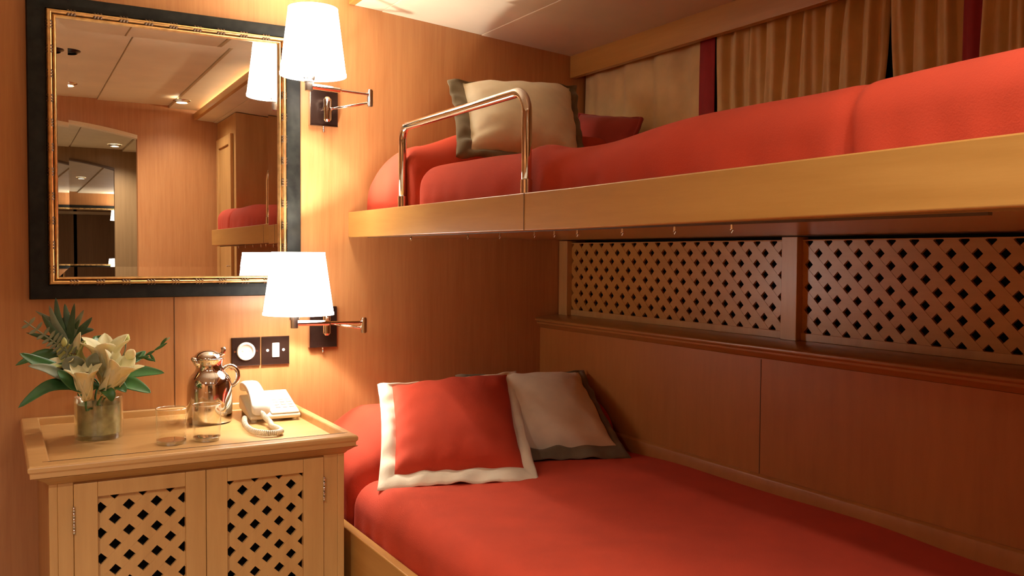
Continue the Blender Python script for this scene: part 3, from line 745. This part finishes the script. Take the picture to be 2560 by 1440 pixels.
tw_ = thing('leafy_twig', 'thin leafy twig reaching to the upper right of the bouquet', 'twig', fpt(300, 920, 2.38), 'leaves of the bouquet')
ax_ = bez([fpt(300, 930, 2.38), fpt(340, 910, 2.38), fpt(380, 895, 2.39), fpt(430, 856, 2.40)], 12)
g = G(); g.ring(ax_, .0011, 6); g.build('stem', M['leaf'], tw_, smooth=True)
for i, (dx, dz) in enumerate([(.02, .022), (.028, .004), (.03, -.012), (.022, .012), (.012, -.022), (.03, .018), (.015, .02)]):
    p = ax_[3+i]; q = p+Vector((dx, -.004, dz)); g = G(); blade(g, [p, (p*2+q)/3, (p+2*q)/3, q], .007, n=7, nrm=(0, -1, .1), m=3); g.build('leaflet', M['leaf'], tw_, smooth=True, solid=.0005)

# ---------------------------------------------------------------- bed linen helpers
def sstep(a, b, x):
    t = max(0, min(1, (x-a)/(b-a))); return t*t*(3-2*t)
def spread(name, label, xf, xb, y0, y1, zlow, hfun, rc, dent, mat, cat='bedspread', ny=150):
    prof = []
    for i in range(8): prof.append(('v', i/8))
    for i in range(9): prof.append(('c', i/8*math.pi/2))
    for i in range(1, 40): prof.append(('f', i/39))
    vs = []; nu = len(prof)
    for j in range(ny):
        y = y0+(y1-y0)*j/(ny-1); dx = dent(y)
        for k, t in prof:
            xo = xf+dx
            if k == 'f': x = xo+rc+(xb-xo-rc)*t; z = hfun(x, y)
            elif k == 'c': x = xo+rc*(1-math.cos(t)); h = hfun(xo+rc, y); z = h-rc*(1-math.sin(t))
            else:
                h = hfun(xo+rc, y)-rc; x = xo+.004*math.sin(y*23)*(1-t)+.0035*math.sin(y*71+3*math.sin(y*9))*(1-t)*t*2; z = zlow+(h-zlow)*t
            nz = mnoise.noise(Vector((x*6, y*5, z*6)))*.0035
            vs.append((x, y, z+nz*(0 if k == 'v' else 1)))
    g = G(); g.add(vs, [(j*nu+i, j*nu+i+1, (j+1)*nu+i+1, (j+1)*nu+i) for j in range(ny-1) for i in range(nu-1)])
    o = g.build(name, mat, smooth=True); tag(o, label, cat); return o

# ---------------------------------------------------------------- upper berth
ub = thing('upper_berth', 'upper berth platform with curved teak front board and chrome guard rail', 'berth', (1.3, 1.55, .048))
g = G(); g.prism([(.53, .053), (1.4, .048), (D-.001, .048), (D-.001, .124), (1.4, .124), (.53, .130)], .923, .945, 'x')
g.build('front_board', M['golden_y'], ub, bevel=.003)
g = G(); g.box(.945, 1.690, .50, D-.001, .050, .070); g.build('platform', M['red_y'], ub)
g = G(); g.box(.9222, .9232, 1.5595, 1.5610, .0485, .1235); g.build('board_joint', M['dark_wood'], ub)
gr_pts = [(.940, 2.222, .124), (.940, 2.222, .30)]
for i in range(7): a = math.radians(i*15); gr_pts.append((.940, 2.222-.032*(1-math.cos(a)), .302+.032*math.sin(a)))
for i in range(9): a = math.radians(90-i*11.25); gr_pts.append((.940, 1.625-.045*math.cos(a), .289+.045*math.sin(a)))
gr_pts += [(.940, 1.580, .20), (.940, 1.580, .124)]
g = G(); g.ring(gr_pts, .0105, 18); rail = g.build('guard_rail', M['chrome'], ub, smooth=True, label='polished chrome guard rail')
g = G()
for y in (2.222, 1.58): g.cyl((.940, y, .124), (.940, y, .152), .0122, .0122, 20)
auto(g.build('rail_collar', M['steel'], rail, smooth=True))
# curtain track with its little glides, under the front edge of the berth
ct = thing('curtain_track', 'slim dark curtain track with small metal glides under the upper berth', 'curtain track', (.95, 1.6, .048))
g = G(); g.box(.948, .956, .6, 2.5, .0465, .050); g.build('track', M['dark_wood'], ct)
for y in (2.19, 1.862, 1.71, 1.565, 1.49, 1.41, 1.27, 1.13, 1.00):
    g = G(); g.cyl((.951, y, .0475), (.951, y, .040), .0022, .0022, 8); g.ring([(.951, y-.003, .0385), (.951, y, .0345), (.951, y+.003, .0385), (.951, y, .0405)], .0012, 6, closed=True)
    g.build('glide', M['steel'], ct)

def up_h(x, y):
    base = .224+.004*math.sin(y*7)+.014*sstep(1.1, .55, y)-.012*math.exp(-((y-1.38)/.16)**2)
    base += .014*math.exp(-((y-1.60)/.06)**2)*math.exp(-((x-.98)/.10)**2)
    # head: sleeping pillow under the spread, rounded down to the wall
    if y > 2.27: t = (y-2.27)/.31; e = max(0, 1-abs(t)**2.1)**.5
    else: t = (y-2.27)/.13; e = max(0, 1-abs(t)**2.6)**.5
    top = .285+.070*sstep(.95, 1.22, x)
    pil = .110+(top-.110)*e
    k = sstep(2.150, 2.170, y)
    crease = -.030*math.exp(-((y-2.160)/.020)**2)
    return (base*(1-k)+pil*k+crease*sstep(1.0, 1.05, x*1.06))*(1-.18*sstep(1.58, 1.70, x))
def up_d(y): return .006+.030*math.exp(-((y-2.165)/.018)**2)+.02*sstep(2.50, 2.60, y)+.005*math.sin(y*5)+ .012*math.exp(-((y-.80)/.012)**2)
spread('bedspread', 'rust red bedspread tucked over mattress and pillow on the upper berth', .948, 1.700, .51, 2.592, .072, up_h, .055, up_d, M['rust'], ny=240)

# ---------------------------------------------------------------- lower berth
lb = thing('lower_berth', 'lower berth frame with low teak side board beside the cabinet', 'berth', (1.15, 1.3, FZ))
g = G(); g.box(.737, .760, .505, 2.598, FZ, -.672); g.build('side_board', M['golden_y'], lb, bevel=.003)
g = G(); g.box(.758, XP-.024, .505, D-.001, FZ, -.80); g.build('berth_base', M['golden'], lb)
def lo_h(x, y):
    base = -.566+.004*math.sin(x*9+y*4)+.003*math.sin(y*11)
    t = (y-2.375)/.225; e = max(0, 1-abs(t)**2.4)**(1/2.0)
    side = 1-.55*(1-sstep(.78, .92, x))
    pil = -.585+(.155*e if abs(t) < 1 else 0)*side
    k = sstep(2.14, 2.165, y)
    crease = -.022*math.exp(-((y-2.148)/.018)**2)
    return base*(1-k)+pil*k+crease
def lo_d(y): return .004+.020*math.exp(-((y-2.15)/.02)**2)+.05*sstep(2.5, 2.62, y)+.004*math.sin(y*6)
spread('bedspread', 'rust red bedspread covering mattress and pillow on the lower berth', .762, 1.600, .51, 2.592, -.79, lo_h, .065, lo_d, M['rust'], ny=220)

# ---------------------------------------------------------------- cushions
def cushion(name, label, c, thick, bw4, mc, mb, group=None, ruff=.004, belly=None, seed=0):
    """c: four corners (bottom left, bottom right, top right, top left) ; bw border width as a fraction"""
    A, B, Cc, Dd = [Vector(p) for p in c]
    n = ((B-A).cross(Dd-A)).normalized()
    if n.y > 0: n = -n
    base = (A+B)/2; t = thing(name, label, 'cushion', tuple(base), group)
    def S(u, v): return A*(1-u)*(1-v)+B*u*(1-v)+Cc*u*v+Dd*(1-u)*v
    bl, br, bb, bt_ = bw4
    def full(u, v, side):
        def nrmz(q, lo, hi):      # -1..1 inside the panel
            return max(-1, min(1, 2*(q-lo)/(1-lo-hi)-1))
        a, b = abs(nrmz(u, bl, br)), abs(nrmz(v, bb, bt_))
        e = (max(0, 1-a**2.4)*max(0, 1-b**2.4))**.55
        U, Vv = 2*u-1, 2*v-1; pin = .026
        uu = u-(U*pin*(1-Vv*Vv)); vv = v-(Vv*pin*(1-U*U))
        r = ruff*mnoise.noise(Vector((u*9+seed, v*9, seed)))*(1-e)*3
        return S(uu, vv)+n*(thick/2*e*side+r+.0016*side)
    nn = 44
    g = G()
    for side in (1, -1):
        g.grid(lambda i, j: full(bl+(1-bl-br)*i, bb+(1-bb-bt_)*j, side), nn, nn)
    g.build('center_panel', M[mc], t, smooth=True)
    g = G()
    # border: ring of quads outside the inner rectangle, both sides, closed at the rim
    def ringpts(f, side, m=36):
        P = []
        u0, u1, v0, v1 = bl*(1-f), 1-br*(1-f), bb*(1-f), 1-bt_*(1-f)
        for q in range(m): P.append((u0+(u1-u0)*q/m, v0))
        for q in range(m): P.append((u1, v0+(v1-v0)*q/m))
        for q in range(m): P.append((u1-(u1-u0)*q/m, v1))
        for q in range(m): P.append((u0, v1-(v1-v0)*q/m))
        return [full(u, v, side) for u, v in P]
    loops = []
    for f in (0, .12, .35, .6, .85, 1.0): 
        L = ringpts(f, 1)
        pf2 = math.sin(math.pi*min(1, f))*.006
        loops.append([p+n*(pf2) for p in L])
    for f in (1.0, .85, .6, .35, .12, 0):
        L = ringpts(f, -1); pf2 = math.sin(math.pi*min(1, f))*.006; loops.append([p-n*pf2 for p in L])
    m = len(loops[0]); vs = [p for L in loops for p in L]
    g.add(vs, [(i*m+k, i*m+(k+1) % m, (i+1)*m+(k+1) % m, (i+1)*m+k) for i in range(len(loops)-1) for k in range(m)])
    g.build('border', M[mb], t, smooth=True)
    return t
cushion('cushion', 'rust cushion with broad cream border leaning at the head of the lower berth',
        [(.790, 2.020, -.570), (1.180, 1.905, -.572), (1.352, 2.325, -.350), (.912, 2.330, -.362)], .135, (.095, .075, .115, .025), 'rust', 'cream', seed=1)
cushion('cushion', 'cream cushion with olive brown border behind the rust cushion on the lower berth',
        [(1.150, 2.10, -.562), (1.530, 1.99, -.566), (1.595, 2.32, -.362), (1.185, 2.40, -.362)], .120, (.09, .055, .125, .02), 'cream', 'olive', seed=2)
cushion('cushion', 'cream cushion with olive brown border propped up on the upper berth behind the rail',
        [(1.037, 2.10, .252), (1.455, 2.10, .246), (1.565, 2.33, .520), (1.108, 2.30, .487)], .130, (.105, .06, .09, .018), 'cream', 'olive', seed=5)
cushion('cushion', 'dark red cushion half hidden beside the cream cushion on the upper berth',
        [(1.57, 2.42, .235), (1.60, 2.12, .235), (1.69, 2.16, .412), (1.69, 2.50, .470)], .110, (.02, .02, .02, .02), 'rust_dark', 'rust_dark', seed=8, ruff=.001)

# ---------------------------------------------------------------- curtains along the hull window
def curtain(label, y0, y1, n, amp, taper=(0, 0), band=None, X=1.765, seed=0):
    """hangs from the pelmet; y0 > y1 ; band: (ya, yb) burgundy strip at the y1 side"""
    t = thing('curtain', label, 'curtain', (X, (y0+y1)/2, .195), 'window curtains over the upper berth')
    def P(u, v, ya, yb, na, ph):
        y = ya+(yb-ya)*u; z = .195+(.695-.195)*v
        gather = .6+.8*v
        x = X+amp*math.sin(2*math.pi*na*u+ph+.7*mnoise.noise(Vector((u*5, v*1.5, seed))))*gather+amp*.5*math.sin(2*math.pi*na*2.3*u+seed+v)
        y += .010*mnoise.noise(Vector((u*7, v*2, seed+3)))
        edge = taper[0]*(1-u)+taper[1]*u
        return (x, y-edge*(v-.5), z)
    g = G(); g.grid(lambda i, j: P(i, j, y0, y1, n, seed), max(60, int(n*16)), 16)
    g.build('cloth', M['curtain'], t, smooth=True, solid=.0015)
    if band:
        g = G(); g.grid(lambda i, j: (X-.008+.004*math.sin(i*7+j*2), band[0]+(band[1]-band[0])*i+.004*math.sin(j*3), .195+.5*j), 12, 12)
        g.build('border_band', M['burgundy'], t, smooth=True, solid=.0015, label='burgundy border band')
    return t
curtain('flat beige curtain with burgundy border, next to the mirror wall', 2.59, 1.985, 3.5, .007, band=(1.988, 1.925), seed=1)
curtain('gathered beige curtain between the burgundy border and the dark gap', 1.930, 1.375, 9, .010, taper=(0, .035), seed=2)
curtain('gathered beige curtain beyond the dark gap, with burgundy border', 1.350, 1.170, 3, .009, taper=(-.012, 0), band=(1.175, 1.130), seed=3)
curtain('gathered beige curtain at the foot of the upper berth', 1.135, .52, 10, .010, seed=4)

# ---------------------------------------------------------------- the like-furnished cabin across the passage (seen deep in the mirror)
def copy_tree(o, parent=None):
    c = o.copy(); C.objects.link(c)
    if parent is not None: c.parent = parent
    for ch in [x for x in bpy.data.objects if x.parent == o]: copy_tree(ch, c)
    return c
def far(o, label, group=None):
    c = copy_tree(o); c.location = (o.location.x+FAR_DX, FAR_Y+D-o.location.y, o.location.z); c.scale = (1, -1, 1); c['label'] = label
    if group: c['group'] = group
    elif 'group' in c: del c['group']
far(fm, 'distant black framed mirror in the far cabin, seen through the arch inside the big mirror')
far(lamp_u, 'distant upper lit lamp in the far cabin, seen through the arch inside the big mirror')
far(lamp_l, 'distant lower lit lamp in the far cabin, seen through the arch inside the big mirror')
